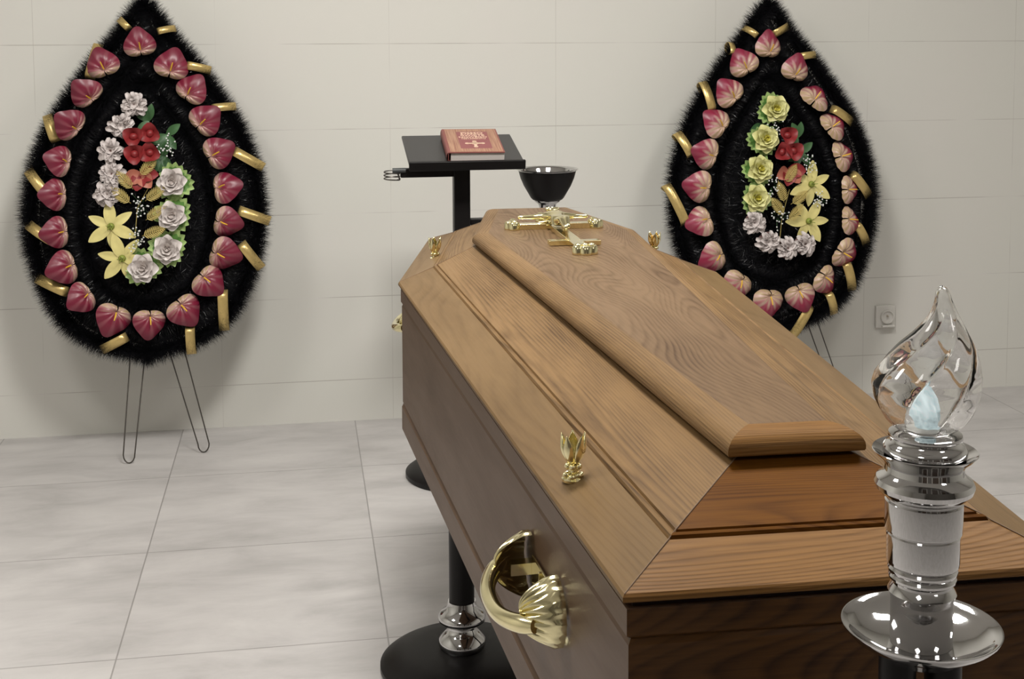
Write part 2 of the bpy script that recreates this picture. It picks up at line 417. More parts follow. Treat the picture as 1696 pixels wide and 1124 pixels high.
# lid: flange then sloping panels
lid = MB()
rings([(inset(H0, .012), .8555), (inset(H0, .001), .8555), (H0, .857), (H0, .861), (inset(H0, .002), .8635), (H1, Z1-.0015)], [1, 0, 0, 0, 0, 0], lid)
LB = [(inset(H1, .0), Z1-.0015), (inset(H1, .0015), Z1-.003), (inset(H1, .003), Z1+.0015), (inset(H1, .006), Z1+.0032), (inset(H1, .0085), Z1+.0022), (inset(H1, .0095), Z1+.0005)]
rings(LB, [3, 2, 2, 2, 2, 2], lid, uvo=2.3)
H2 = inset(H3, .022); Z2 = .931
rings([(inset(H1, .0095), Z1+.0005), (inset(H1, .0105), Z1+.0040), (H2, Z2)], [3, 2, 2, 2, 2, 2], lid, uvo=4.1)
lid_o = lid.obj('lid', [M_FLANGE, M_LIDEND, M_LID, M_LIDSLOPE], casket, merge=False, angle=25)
for i in range(6):
    seam = MB()
    a = Vector((*hexa(inset(H0, .002))[i], .8636)); b = Vector((*hexa(H1)[i], Z1-.001)); c = Vector((*hexa(H2)[i], Z2)); b2 = Vector((*hexa(inset(H1, .008))[i], Z1+.0037))
    seam.tube([a, b], .0006, 5); seam.tube([b, b2], .0006, 5); seam.tube([b2, c], .0006, 5)
    seam.obj('mitre_seam', M_SEAM, lid_o, smooth=False)
# raised moulding and flat top board
mo = [(inset(H3, .023), Z2-.002), (inset(H3, .020), Z2+.0005), (inset(H3, .001), Z2+.0005), (H3, Z2+.0025), (H3, Z2+.006)]
for k in range(1, 9):
    a = PI/2*k/8; mo.append((hl(H3, H4, 1-math.cos(a)), Z2+.006+(Z4-Z2-.006)*math.sin(a)))
rings(mo, [1, 0, 0, 0, 0, 0], uvo=1.1).obj('raised_moulding', [M_LID, M_LIDEND], lid_o, merge=False, angle=35)
tb = MB(); R = [Vector((x, y, Z4)) for x, y in hexa(H4)]; Rb = [Vector((x, y, Z4-.004)) for x, y in hexa(H4)]
R2 = [Vector((x, y, Z4+.0008)) for x, y in hexa(inset(H4, .003))]
tb.add(R2, [tuple(range(6))], [(p.y, p.x+9.3) for p in R2])
for i in range(6):
    j = (i+1) % 6; tb.add([R[i], R[j], R2[j], R2[i]], [(0, 1, 2, 3)], [(p.y, p.x+9.3) for p in (R[i], R[j], R2[j], R2[i])])
tb.obj('top_board', M_LIDTOP, lid_o, merge=False, smooth=False)

# --- ornamental lid screws: tulip cups of petals on a knotted foot
def petal_cup(h=.036, r=.014, n=5, mb=None, z0=.0, mi=0):
    mb = mb or MB()
    for k in range(n):
        a0 = 2*PI*k/n
        def fn(u, v, a0=a0):
            w = (u-.5)*2; prof = math.sin(min(1, v*1.35+.12)*PI/2)**.8
            wid = .62*math.sin(PI*min(.97, .18+v*.80))**.7
            rr = r*(prof*(1-.16*v*v)+.10*v) * (1-.12*w*w) + .0012*(1-w*w)
            a = a0+w*wid; zz = z0+h*v*(1-.10*w*w*(v**3))
            return Vector((rr*math.cos(a), rr*math.sin(a), zz))
        mb.grid(fn, 8, 12, mi, uv=False)
    return mb
def make_screw(parent, loc, rz, sc=1.0, amber=False):
    s = MB()
    s.lathe([(0, 0), (.013, 0), (.0135, .003), (.009, .006), (.005, .009), (.006, .014), (.0045, .018)], n=20)
    for k in range(6):
        a = 2*PI*k/6; s.blob((.008*math.cos(a), .008*math.sin(a), .006+.0015*(k % 2)), (.0055, .0035, .0035), 6)
    for k in range(5):
        a = 2*PI*k/5+.4; s.blob((.0065*math.cos(a), .0065*math.sin(a), .017), (.0042, .0042, .0038), 6)
    o = s.obj('ornamental_screw', M_GOLD, parent, angle=60)
    o.matrix_basis = Matrix.Translation(loc) @ Matrix.Rotation(rz, 4, 'Z') @ Matrix.Scale(sc, 4)
    c = petal_cup(z0=.018).obj('petal_cup', M_GOLD, o, angle=180)
    so = c.modifiers.new('thick', 'SOLIDIFY'); so.thickness = .0012
    if amber: MB().lathe([(0, .022), (.008, .023), (.0105, .032), (.0115, .045), (0, .046)], n=16).obj('amber_insert', M_GOLDGLOSS, o)
    return o
for (x, v, a, am) in ((-.250, 1.715, .4, False), (.250, 1.715, .9, True), (-.214, .275, .2, False)):
    z = Z0+.009
    make_screw(casket, Vector((x, v, z)), a, 1.0, am)

# --- shell handles
def make_handle(parent, s0, nrm, dirv, origin, label=None):
    """origin: point on the face, dirv along the casket, nrm outwards"""
    Mx = Matrix((dirv, nrm, Vector((0, 0, 1)))).transposed().to_4x4(); Mx.translation = origin
    root = MB()
    L = .078
    pts = []; rs = []
    for k in range(25):
        t = k/24*2-1
        n = .062-.030*abs(t)**2.6
        pts.append((L*t*1.12, n, -.004-.010*(1-t*t))); rs.append(.0088+.0022*abs(t)**2-.003*max(0, abs(t)-.88)/.12)
    g = root.tube(pts, rs, 16).obj('casket_handle', M_GOLD, parent, angle=60); g.matrix_basis = Mx
    for e in (-1, 1):
        sh = MB(); R = .040; ax = .064*e
        def fn(u, v, e=e, ax=ax):
            ph = (u-.5)*2*math.radians(100); rid = abs(math.cos(u*PI*11))
            rr = R*v*(1-.05*rid*v)
            nn = .009+.034*math.cos(v*PI/2)**.9+.0060*rid*math.sin(PI*min(1, v*1.0)*.9)
            return Vector((ax+e*(rr*math.cos(ph)*.95), nn, rr*math.sin(ph)))
        sh.grid(fn, 88, 10, uv=False)
        def fn2(u, v, e=e, ax=ax):
            ph = (u-.5)*2*math.radians(100); rid = abs(math.cos(u*PI*11)); rr = R*(1-.05*rid)
            nn = (.009+.0060*rid*math.sin(PI*.9))*(1-v)
            return Vector((ax+e*(rr*math.cos(ph)*.95), nn, rr*math.sin(ph)))
        sh.grid(fn2, 88, 1, uv=False)
        sh.box((ax-.006*e, .014, 0), (.016, .028, .014))
        s_ = sh.obj('shell_mount', M_GOLD, g, angle=50)
    bk = MB(); bk.box((0, .0015, 0), (.10, .003, .034)); bk.box((0, .004, 0), (.004, .006, .034))
    bk.obj('back_plate', M_GOLD, g, smooth=False, bevel=.001)
    return g
def face(i, s, z):
    P = [Vector((x, y, 0)) for x, y in hexa(Hb)]; a, b = P[i], P[(i+1) % 6]
    d = (b-a).normalized(); n = Vector((d.y, -d.x, 0)); return a+d*s+Vector((0, 0, z)), d, n
A_, d_, n_ = face(5, (Vector(hexa(Hb)[0])-Vector(hexa(Hb)[5])).length-.31, .737)
make_handle(casket, 0, n_, d_, A_)
A_, d_, n_ = face(4, .20, .705)
make_handle(casket, 0, n_, d_, A_)
A_, d_, n_ = face(1, .31, .737); make_handle(casket, 0, n_, d_, A_)

# --- crucifix lying on the top board
cr = MB(); zc = Z4+.001; cxu = -.002; V0 = 1.60
cr.box((cxu, 1.475, zc+.006), (.026, .44, .012)); cr.box((cxu, V0, zc+.006), (.17, .026, .012))
for (x, y) in ((cxu-.088, V0), (cxu+.088, V0), (cxu, 1.262), (cxu, 1.70)):
    hor = abs(y-V0) < .01
    for k in (-1, 0, 1):
        ox, oy = (0, k*.013) if hor else (k*.013, 0)
        cr.lathe([(.012, 0), (.012, .013), (.009, .017), (0, .018)], (x+ox+(.008*(1 if x > cxu else -1) if hor and k == 0 else 0), y+oy+(0 if hor or k else (.008 if y > V0 else -.008)), zc), 16)
        cr.blob((x+ox, y+oy, zc+.017), (.007, .007, .005), 6)
for k in range(8):
    a = 2*PI*k/8; cr.tube([(cxu+.012*math.cos(a), V0+.012*math.sin(a), zc+.012), (cxu+.038*math.cos(a+.2), V0+.038*math.sin(a+.2), zc+.011)], [.005, .0015], 6)
crucifix = cr.obj('crucifix', M_GOLD, casket, bevel=.0012, label='brass crucifix lying on the lid')
# scroll band with two tails near the shaft's lower end
for sx in (-1, 1):
    sb = MB(); tl = .012*sx
    q = [(.006, .010), (.052, .011+tl*.3), (.043, .001+tl*.3), (.052, -.009+tl*.3), (.006, -.010)]
    lo_ = [Vector((cxu+sx*x, 1.368+y-.006*sx, zc+.001)) for x, y in q]; hi_ = [p+Vector((0, 0, .010)) for p in lo_]
    sb.add(lo_+hi_, [(0, 1, 2, 3, 4)[::-1], (5, 6, 7, 8, 9)]+[(i, (i+1) % 5, 5+(i+1) % 5, 5+i) for i in range(5)])
    sb.obj('scroll_tail', M_GOLD, crucifix, smooth=False, bevel=.0008)
# the small figure: one skinned body
def skin_body(name, V, E, R, mat, parent, root=0, sub=2):
    me = bpy.data.meshes.new(name); me.from_pydata(V, E, []); o = bpy.data.objects.new(name, me); COL.objects.link(o); o.parent = parent
    me.materials.append(mat)
    bm = bmesh.new(); bm.from_mesh(me); sl = bm.verts.layers.skin.verify()
    bm.verts.ensure_lookup_table()
    for i, v in enumerate(bm.verts):
        r = R[i]; v[sl].radius = (r, r) if not isinstance(r, tuple) else r; v[sl].use_root = (i == root)
    bm.to_mesh(me); bm.free()
    o.modifiers.new('skin', 'SKIN').use_smooth_shade = True
    s = o.modifiers.new('sub', 'SUBSURF'); s.levels = sub; s.render_levels = sub
    return o
zf = zc+.025
V = [(cxu, 1.535, zf), (cxu, 1.562, zf+.003), (cxu, 1.590, zf+.006), (cxu, 1.603, zf+.009), (cxu+.001, 1.620, zf+.013),
     (cxu-.018, 1.594, zf+.003), (cxu-.042, 1.606, zf), (cxu-.068, 1.614, zf-.002), (cxu-.078, 1.616, zf-.002),
     (cxu+.018, 1.594, zf+.003), (cxu+.042, 1.606, zf), (cxu+.068, 1.614, zf-.002), (cxu+.078, 1.616, zf-.002),
     (cxu-.007, 1.522, zf+.001), (cxu-.004, 1.490, zf+.010), (cxu-.003, 1.450, zf-.002), (cxu-.003, 1.438, zf+.002),
     (cxu+.007, 1.522, zf+.001), (cxu+.008, 1.492, zf+.012), (cxu+.002, 1.452, zf+.000), (cxu+.002, 1.440, zf+.004)]
E_ = [(0, 1), (1, 2), (2, 3), (3, 4), (2, 5), (5, 6), (6, 7), (7, 8), (2, 9), (9, 10), (10, 11), (11, 12), (0, 13), (13, 14), (14, 15), (15, 16), (0, 17), (17, 18), (18, 19), (19, 20)]
Rr = [(.016, .011), (.0145, .011), (.018, .012), .007, .0115, .0085, .006, .0048, .0055, .0085, .006, .0048, .0055, .0095, .008, .005, .0055, .0095, .008, .005, .0055]
fig = skin_body('figure', V, E_, Rr, M_GOLD, crucifix)
lc = MB(); lc.lathe([(.012, -.009), (.019, -.006), (.018, .005), (.015, .011)], (cxu, 1.531, zf), 14); lc.v = [(v[0], v[1]+(v[2]-zf)*.8, zf+.001+(v[2]-zf)*.9) for v in lc.v]
lc.obj('loincloth', M_GOLD, crucifix)
hd = MB()
for k in range(9):
    a = 2*PI*k/9; hd.blob((cxu+.012*math.cos(a), 1.621+.012*math.sin(a), zf+.014), (.004, .004, .004), 5)
hd.obj('hair_and_crown', M_GOLD, crucifix)

# ================================================================= CATAFALQUE STAND
BASE_PROF = [(0, 0), (.174, 0), (.178, .006), (.178, .016), (.172, .021), (.168, .024), (.150, .034), (.110, .042), (.06, .046), (0, .046)]
CHROME_FOOT = [(.030, .044), (.048, .046), (.052, .056), (.050, .066), (.036, .080), (.029, .086), (.029, .094), (.040, .100), (.051, .108), (.052, .116), (.046, .124), (.034, .132), (.031, .146), (.030, .150)]
st = thing('catafalque', 'black stand with round domed feet and chrome rings carrying the coffin', 'stand', (.21, -2.4, 0))
st.rotation_euler = (0, 0, -ANG)
sti = st
bar = MB()
for v, xs in ((.53, (-.21, .21)), (-.62, (-.10, .10))):
    bar2 = MB(); w = .30 if v > 0 else .17
    bar2.box((0, v+.02, .5015), (2*w, .07, .10)).obj('cross_bar', M_BLACK, st, bevel=.006)
    for x in xs:
        c = MB().lathe([(.0275, .14), (.0275, .452)], (x, v, 0), 32).obj('column', M_BLACK, st)
        MB().lathe(BASE_PROF if v > 0 else [(r*.5, z) for r, z in BASE_PROF], (x, v, 0), 64).obj('domed_foot', M_BLACK, st)
        MB().lathe(CHROME_FOOT, (x, v, 0), 48).obj('chrome_ring', M_CHROME, st, angle=60)
MB().box((0, -.04, .53), (.05, 1.14, .04)).obj('long_rail', M_BLACK, st, bevel=.004)

# ================================================================= LECTERN
PX, PY = .170, -.635
lt = thing('lectern', 'black metal lectern with tilted top, side hook arm and round foot behind the coffin', 'lectern', (PX, PY, 0))
MB().lathe(BASE_PROF, n=64).obj('round_foot', M_BLACK, lt)
MB().box((.003, 0, .514), (.050, .050, .94)).obj('post', M_BLACK, lt, bevel=.004)
MB().box((-.10, 0, .957), (.17, .03, .028)).obj('side_arm', M_BLACK, lt, bevel=.003)
MB().box((.153, 0, .801), (.25, .03, .020)).obj('lower_arm', M_BLACK, lt, bevel=.003)
tilt = math.atan2(.066, .28)
pl = MB(); pl.box((0, 0, -.004), (.350, .285, .010))
tp = pl.obj('sloping_top', M_BLACKSAT, lt, bevel=.003)
lip_ = MB().box((0, -.1475, -.004), (.352, .0125, .029)).obj('front_lip', M_BLACK, tp, bevel=.003)
tp.matrix_basis = Matrix.Translation((.008, .025, 1.0255)) @ Matrix.Rotation(tilt, 4, 'X')
MB().tube([(0, 0, .92), (.003, .01, 1.008)], .02, 16).obj('top_support', M_BLACK, lt)
ck = MB(); ck.tube([(-.170, -.015, .966), (-.210, -.015, .966)], .008, 16).obj('hook_sleeve', plain('dark_grey_rubber', (.05, .055, .055), .5), lt)
hk = MB(); pts = []
for k in range(80):
    a = 2*PI*k/26; pts.append((-.212+.024*math.cos(a+.5), -.015+.024*math.sin(a+.5), .966-.030*k/79))
hk.tube(pts, .0019, 6); hk.tube([(-.195, -.015, .962), (-.188, -.015, .938)], .003, 6)
hk.obj('coil_hook', M_WIRE, lt)

# book
bk = thing('book', 'thick dark red hardback book with gilt cover lying closed on the lectern', 'book')
Mtop = Matrix.Translation((PX+.008, PY+.025, 1.0255)) @ Matrix.Rotation(tilt, 4, 'X')
bk.matrix_basis = Mtop @ Matrix.Translation((.032, -.018, .0012)) @ Matrix.Rotation(math.radians(-1.5), 4, 'Z')
BW, BD, BH = .170, .235, .032
bx = MB(); bx.box((.003, 0, BH/2), (BW-.008, BD-.008, BH-.006)); bx.obj('page_block', M_PAPER, bk, smooth=False)
cv = MB(); cv.box((0, 0, BH-.0015), (BW, BD, .003)); cv.box((0, 0, .0015), (BW, BD, .003))
sp = []
for k in range(9):
    a = -PI/2+PI*k/8; sp.append((-BW/2-.006*math.cos(a), BH/2*(1+math.sin(a))))
def spf(u, v):
    k = v*8; i = min(7, int(k)); f = k-i; x = sp[i][0]+(sp[i+1][0]-sp[i][0])*f; z = sp[i][1]+(sp[i+1][1]-sp[i][1])*f
    return Vector((x, (u-.5)*BD, z))
cv.grid(spf, 1, 16, uv=False); cv.box((-BW/2-.0005, 0, BH/2), (.002, BD, BH-.002))
cv.obj('cover', M_COVER, bk, bevel=.0006)
zt = BH+.0003
fr = MB()
fr.box((-.062, 0, zt), (.034, BD-.008, .0006)); fr.box((.066, 0, zt), (.028, BD-.008, .0006))
fr.box((.003, BD/2-.018, zt), (.099, .026, .0006)); fr.box((.003, -BD/2+.020, zt), (.099, .030, .0006))
fr.obj('gilt_border', M_FRAME, bk, smooth=False)
MB().box((.003, .002, zt), (.0985, BD-.058, .0005)).obj('cover_panel', M_COVERPANEL, bk, smooth=False)
def text(body, size, loc, parent, mat, ext=.0002, sx=1.0, name='cover_text'):
    cu = bpy.data.curves.new(name, 'FONT'); cu.body = body; cu.size = size; cu.align_x = 'CENTER'; cu.align_y = 'CENTER'; cu.extrude = ext; cu.offset = size*.018
    tmp = bpy.data.objects.new(name, cu); COL.objects.link(tmp)
    dg = bpy.context.evaluated_depsgraph_get(); me = bpy.data.meshes.new_from_object(tmp.evaluated_get(dg))
    bpy.data.objects.remove(tmp); bpy.data.curves.remove(cu)
    me.materials.clear(); me.materials.append(mat)
    o = bpy.data.objects.new(name, me); COL.objects.link(o); o.parent = parent; o.location = loc; o.scale = (sx, 1, 1); return o
for s_, sz, y, sx in (('PISMO', .024, .070, 1.05), ('ŚWIĘTE', .021, .049, 1.0), ('NOWEGO', .019, .030, 1.0), ('TESTAMENTU', .0125, .014, 1.0)):
    text(s_, sz, (.003, y, zt+.0005), bk, M_GILT, sx=sx)
gc = MB(); gc.box((.003, -.040, zt+.0006), (.009, .055, .0006)); gc.box((.003, -.033, zt+.0006), (.050, .009, .0006))
gc.lathe([(.011, 0), (.011, .0006)], (.003, -.033, zt+.0003), 20)
for x, y in ((-.021, -.033), (.027, -.033), (.003, -.014), (.003, -.066)): gc.lathe([(.007, 0), (.007, .0006)], (x, y, zt+.0003), 12)
gc.obj('cover_cross', M_GILT, bk, smooth=False)

# bowl on its stem
bw = thing('bowl', 'black bowl with shiny chrome rim and foot on the lectern arm', 'bowl', (PX+.274, PY, .812))
MB().lathe([(.017, .0), (.017, .022)], n=24).obj('stem', M_BLACK, bw)
MB().lathe([(.017, .020), (.022, .022), (.026, .028), (.027, .036), (.033, .042), (.040, .046), (.041, .050), (.020, .052)], n=40).obj('chrome_foot', M_CHROME, bw, angle=60)
MB().lathe([(.02, .050), (.046, .052), (.052, .058), (.060, .072), (.074, .096), (.084, .120), (.089, .138), (.0905, .143), (.088, .144)], n=64, cap=False).obj('bowl_shell', M_BLACK, bw, angle=60)
MB().lathe([(.0905, .143), (.094, .1465), (.0975, .1475), (.097, .1488), (.092, .1485), (.087, .142), (.080, .122), (.068, .096), (.048, .073), (.02, .064), (0, .063)], n=64, cap=False).obj('chrome_lining', M_CHROME, bw, angle=60)

# ================================================================= CANDLE STAND + ELECTRIC CANDLE
KX, KY = .1635, -3.62
cs = thing('candle_stand', 'black two-legged candle stand topped by a chrome holder and drip dish, nearest the camera', 'candle stand', (KX, KY, 0))
MB().lathe([(r*.68, z) for r, z in BASE_PROF], n=64).obj('domed_foot', M_BLACK, cs)
for sx in (-1, 1):
    MB().tube([(sx*.025, 0, .03), (sx*.0195, 0, .875)], .0145, 24).obj('leg', M_BLACK, cs)
MB().lathe([(0, .872), (.030, .872), (.034, .878), (.046, .883), (.056, .889), (.0615, .8955), (.0620, .8972), (.0605, .8974), (.055, .8925), (.044, .8865), (.030, .883), (0, .8825)], n=96).obj('drip_dish', M_CHROME, cs, angle=60)
holder = [(0, .883), (.0242, .883), (.0242, .9175), (.0250, .922), (.0265, .925), (.0250, .928), (.0228, .931), (.0228, .933), (.0245, .9342), (.0258, .9355), (.0262, .9375), (.0250, .9395), (.0260, .9405), (.0268, .942), (.0270, .9440), (.0258, .9460), (.0268, .9470), (.0278, .9485), (.0281, .9505),
          (.0283, .9515), (.0283, .9720), (.0276, .9732), (.0276, .9742), (.0298, .9755), (.0300, .9765), (.0300, .9985), (.0288, .9998), (.0288, 1.0010), (.0300, 1.002), (.0335, 1.0045), (.0372, 1.0085), (.0385, 1.0125), (.0368, 1.0165), (.0325, 1.0195), (.0305, 1.0225),
          (.0300, 1.027), (.0325, 1.0315), (.0375, 1.0355), (.0405, 1.039), (.0400, 1.0396), (.0360, 1.0370), (.0312, 1.0325), (.0295, 1.027), (.0290, 1.020), (0, 1.0195)]
ho = MB().lathe(holder, n=96).obj('candle_holder', M_CHROME, cs, angle=24)
ec = thing('electric_candle', 'electric memorial candle with clear twisted glass flame in the chrome holder', 'electric candle', (KX, KY, 1.020))
MB().lathe([(0, 0), (.0275, 0), (.0275, .012), (.0300, .0145), (.0322, .018), (.0322, .0215), (.0300, .0245), (.0275, .026), (.0268, .029), (.0285, .0305), (.0280, .033), (.024, .034), (0, .034)], n=96).obj('chrome_collar', M_CHROME, ec, angle=60)
def flame(mb, rsc, zoff, flip=False):
    prof = [(.0, .018), (.03, .0245), (.08, .0305), (.14, .0350), (.22, .0390), (.32, .0408), (.40, .0395), (.49, .0350), (.58, .0290), (.67, .0208), (.76, .0138), (.83, .0095), (.90, .0066), (.95, .0054), (.985, .0036), (1, .0008)]
    Hh = .1155; N = 120; rows = []
    def r_at(t):
        for (a, ra), (b, rb) in zip(prof, prof[1:]):
            if t <= b:
                f = (t-a)/(b-a); return ra+(rb-ra)*f
        return prof[-1][1]
    NT_ = 70
    for j in range(NT_+1):
        t = j/NT_; t2 = t; r0 = r_at(t2)
        cx = .0135*(.5-.5*math.cos(PI*min(1, max(0, (t-.30)/.50))))-.002*max(0, t-.85)/.15; tw = -1.1*t-1.0*t*t
        amp = (.060 if rsc > .99 else .0)*math.sin(PI*min(1, t*1.05+.02))**.6
        row = []
        for i in range(N):
            a = 2*PI*i/N; lob = abs(math.sin(3.5*(a+tw)))**.32
            r = (r0*(1-amp+amp*1.5*lob))*rsc if r0 > .004 else r0*rsc
            row.append(Vector((cx+r*math.cos(a), r*math.sin(a), zoff+t*Hh*(1 if rsc > .99 else .975)+(0 if rsc > .99 else .0012))))
        rows.append(row)
    vs = [v for r in rows for v in r]
    fs = [(j*N+i, j*N+(i+1) % N, (j+1)*N+(i+1) % N, (j+1)*N+i) for j in range(NT_) for i in range(N)]
    fs.append(tuple(range(N))[::-1]); fs.append(tuple(NT_*N+i for i in range(N)))
    if flip: fs = [f[::-1] for f in fs]
    mb.add(vs, fs)
gl = MB(); flame(gl, 1.0, .0345)
bmg = gl.mesh('glass_flame', M_GLASS, True, True, 180)
gi = MB(); flame(gi, .925, .0345)
bmi = gi.mesh('inner', M_GLASS, True, True, 180)
bm = bmesh.new(); bm.from_mesh(bmi); bmesh.ops.reverse_faces(bm, faces=bm.faces); bm.from_mesh(bmg); bm.to_mesh(bmg); bm.free()
bmg.polygons.foreach_set('use_smooth', [True]*len(bmg.polygons))
go = bpy.data.objects.new('glass_flame', bmg); COL.objects.link(go); go.parent = ec
lb = MB()
def bulb(u, v):
    t = v; r = .0088*math.sin(PI*min(1, .22+t*.78))**.8*(1+.10*math.sin(6*2*PI*u+t*9)); a = 2*PI*u
    return Vector((r*math.cos(a)+.003*t*t, r*math.sin(a), .037+.038*t))
lb.grid(bulb, 60, 24, uv=False); lb.obj('lit_bulb', M_LED, ec, angle=180)
MB().lathe([(0, .0362), (.012, .0362), (.013, .0375), (.011, .039), (0, .039)], n=24).obj('bulb_socket', M_PLASTIC, ec)

# ================================================================= WREATHS
# --- flower builders; each returns one prototype (local +Y towards the tip / up, +Z out of the wreath)
def anthurium_mesh(mat, name):
    mb = MB()
    def fn(u, v):
        # polar sheet about the notch: angle th from -170..170, radius to heart outline
        th = (u-.5)*2*math.radians(172); c = math.cos(th)
        Rr_ = .031*(1+.50*c)+.012*max(0, c)**5+.012*max(0, c)**28+.007*(abs(math.sin(th))**2)
        Rr_ *= 1.15
        x = math.sin(th)*Rr_*v*1.18; y = c*Rr_*v
        rid = math.cos(u*2*PI*11)
        z = .018*(1-(1-v)**2)*(.9-.9*v*v)+.0022*rid*v*(1-.5*v)+.010*v*(1-v)-.010*v*v
        return Vector((x, y-.026, z))
    # uv: u across, v = height along leaf
    nu, nv = 110, 10; vs = []; uvs = []
    for j in range(nv+1):
        for i in range(nu+1):
            p = fn(i/nu, j/nv); vs.append(p); uvs.append((i/nu, min(1, max(0, (p.y+.040)/.094))))
    fs = [(j*(nu+1)+i, j*(nu+1)+i+1, (j+1)*(nu+1)+i+1, (j+1)*(nu+1)+i) for j in range(nv) for i in range(nu)]
    mb.add(vs, fs, uvs)
    return mb.mesh(name, mat, True, False, 180)
def mk(me, name):
    o = bpy.data.objects.new(name, me); return o
spad_mesh = MB().tube([(0, -.024, .008), (0, -.012, .020), (0, .001, .027)], [.0022, .0024, .0016], 8).mesh('spadix', M_SPAD)
spad_flat = spad_mesh
ANTH = {'red': anthurium_mesh(M_ANTH_RED, 'anthurium'), 'cream': anthurium_mesh(M_ANTH_CREAM, 'anthurium')}

def petal(mb, base, d, n, L, Wd, cup=.3, tipcurl=0., mi=0, nu=6, nv=8, pw=.7, fold=0.):
    """petal from base along d, facing n"""
    d = d.normalized(); n = (n-d*n.dot(d)).normalized(); s = d.cross(n)
    def fn(u, v):
        w = (u-.5)*2; ww = Wd*math.sin(PI*min(.985, v*.93+.06))**pw
        return base+d*(L*v*math.cos(tipcurl*v*.6))+s*(w*ww/2)+n*(cup*Wd*(w*w)*.5*math.sin(PI*v) + L*cup*.6*math.sin(v*PI*.5) - L*tipcurl*v*v*.6+fold*math.sin(v*PI)*(1-abs(w)))
    mb.grid(fn, nu, nv, mi, uv=False)
Zp = Vector((0, 0, 1))
def dirz(a, el): return Vector((math.cos(a)*math.cos(el), math.sin(a)*math.cos(el), math.sin(el)))

def rose_mesh(mats, R=.033, jag=True, seed=0):
    rnd = random.Random(seed); mb = MB()
    for ring, (n, el, L, Wd) in enumerate(((6, .30, 1.0, .95), (5, .62, .82, .85), (5, .95, .62, .70), (3, 1.25, .50, .5))):
        for k in range(n):
            a = 2*PI*(k+.5*ring)/n+rnd.uniform(-.15, .15); d = dirz(a, el+rnd.uniform(-.08, .08))
            petal(mb, Vector((0, 0, .004+.003*ring))+dirz(a, 0)*.003, d, Zp*.6-dirz(a, 0)+Zp*.5, R*L, R*Wd*1.1, cup=.45, tipcurl=.45-.1*ring, mi=1 if ring == 3 else 0)
    mb.blob((0, 0, .014), (R*.22, R*.22, .010), 6, mi=1)
    return mb.mesh('rose', mats, True, False, 180)
def frill_mesh(seed=0, R=.046):
    rnd = random.Random(seed); mb = MB()
    def fn(u, v):
        a = 2*PI*u; saw = abs(((u*17) % 1)-.5)*2
        r = R*v*(.86+.16*saw*v)*(1+.10*math.cos(3*a+seed)); return Vector((r*math.cos(a), r*math.sin(a), .002+.010*v*v+.003*math.sin(5*a)*v))
    n = 136; mb.grid(lambda u, v: fn(u, v*.80), n, 5, 0, uv=False); mb.grid(lambda u, v: fn(u, .80+v*.20), n, 1, 1, uv=False)
    return mb.mesh('frill_leaf', [M_FRILL, M_FRILLEDGE], True, False, 180)
def lily_mesh(L=.056):
    mb = MB()
    for k in range(6):
        a = 2*PI*k/6+.3; el = .38 if k % 2 else .28
        petal(mb, Vector((0, 0, 0)), dirz(a, el), Zp, L*(1 if k % 2 else .92), .026 if k % 2 else .021, cup=-.10, tipcurl=.55, pw=.75, fold=-.003)
    mb.lathe([(.008, .003), (.005, .009), (.0, .010)], n=12, mi=1)
    for k in range(5):
        a = 2*PI*k/5; mb.tube([(0, 0, .006), (.008*math.cos(a), .008*math.sin(a), .022)], .0009, 5, mi=1)
    return mb.mesh('lily', [M_LILY, M_LILYC], True, False, 180)
def carnation_mesh(seed=0, R=.026):
    rnd = random.Random(seed); mb = MB()
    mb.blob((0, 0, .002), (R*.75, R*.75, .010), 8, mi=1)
    for ring, (n, el, L) in enumerate(((14, .15, 1.0), (12, .5, .92), (9, .85, .78), (6, 1.2, .62))):
        for k in range(n):
            a = 2*PI*(k+.4*ring)/n+rnd.uniform(-.2, .2); d = dirz(a, el+rnd.uniform(-.15, .15))
            petal(mb, dirz(a, 0)*.003, d, Zp-dirz(a, 0)*.5, R*L*rnd.uniform(.80, 1.1), R*.48, cup=1.1, tipcurl=.7, mi=0, nu=6, nv=6, pw=.28)
    return mb.mesh('carnation', [M_CARN, M_CARNTIP], True, False, 180)
def redflower_mesh(pale=False):
    mb = MB()
    if not pale:
        for k in range(3):
            a = 2*PI*k/3+.5; petal(mb, Vector((0, 0, .002)), dirz(a, .5), Zp, .027, .030, cup=.7, tipcurl=.3, pw=.5)
        mb.blob((0, 0, .008), (.009, .008, .010), 8)
    else:
        for k in range(4):
            a = -.1-PI*.27*k; petal(mb, Vector((0, 0, .002)), dirz(a, .35), Zp, .040, .032, cup=.4, tipcurl=.4, mi=k % 2)
    return mb.mesh('red_blossom', [M_RED, M_REDPALE], True, False, 180)
def leaf_mesh(seed=0):
    rnd = random.Random(seed); mb = MB()
    for k in range(5):
        a = rnd.uniform(-.5, 2.3)+k*.9; petal(mb, Vector((0, 0, -.006)), dirz(a, .15), Zp, .040, .020, cup=.2, tipcurl=.2, pw=.8)
    return mb.mesh('leaf_spray', M_LEAF, True, False, 180)
def breath_mesh(seed=0):
    rnd = random.Random(seed); mb = MB()
    for k in range(26):
        p = Vector((rnd.gauss(0, .011), rnd.gauss(0, .011), .012+rnd.uniform(0, .012)))
        mb.blob(p, (.0022, .0022, .0018), 4); mb.tube([(p.x*.3, p.y*.3, 0), p], .0004, 3, mi=1)
    return mb.mesh('baby_breath', [M_BREATH, M_LEAF], True, False, 180)
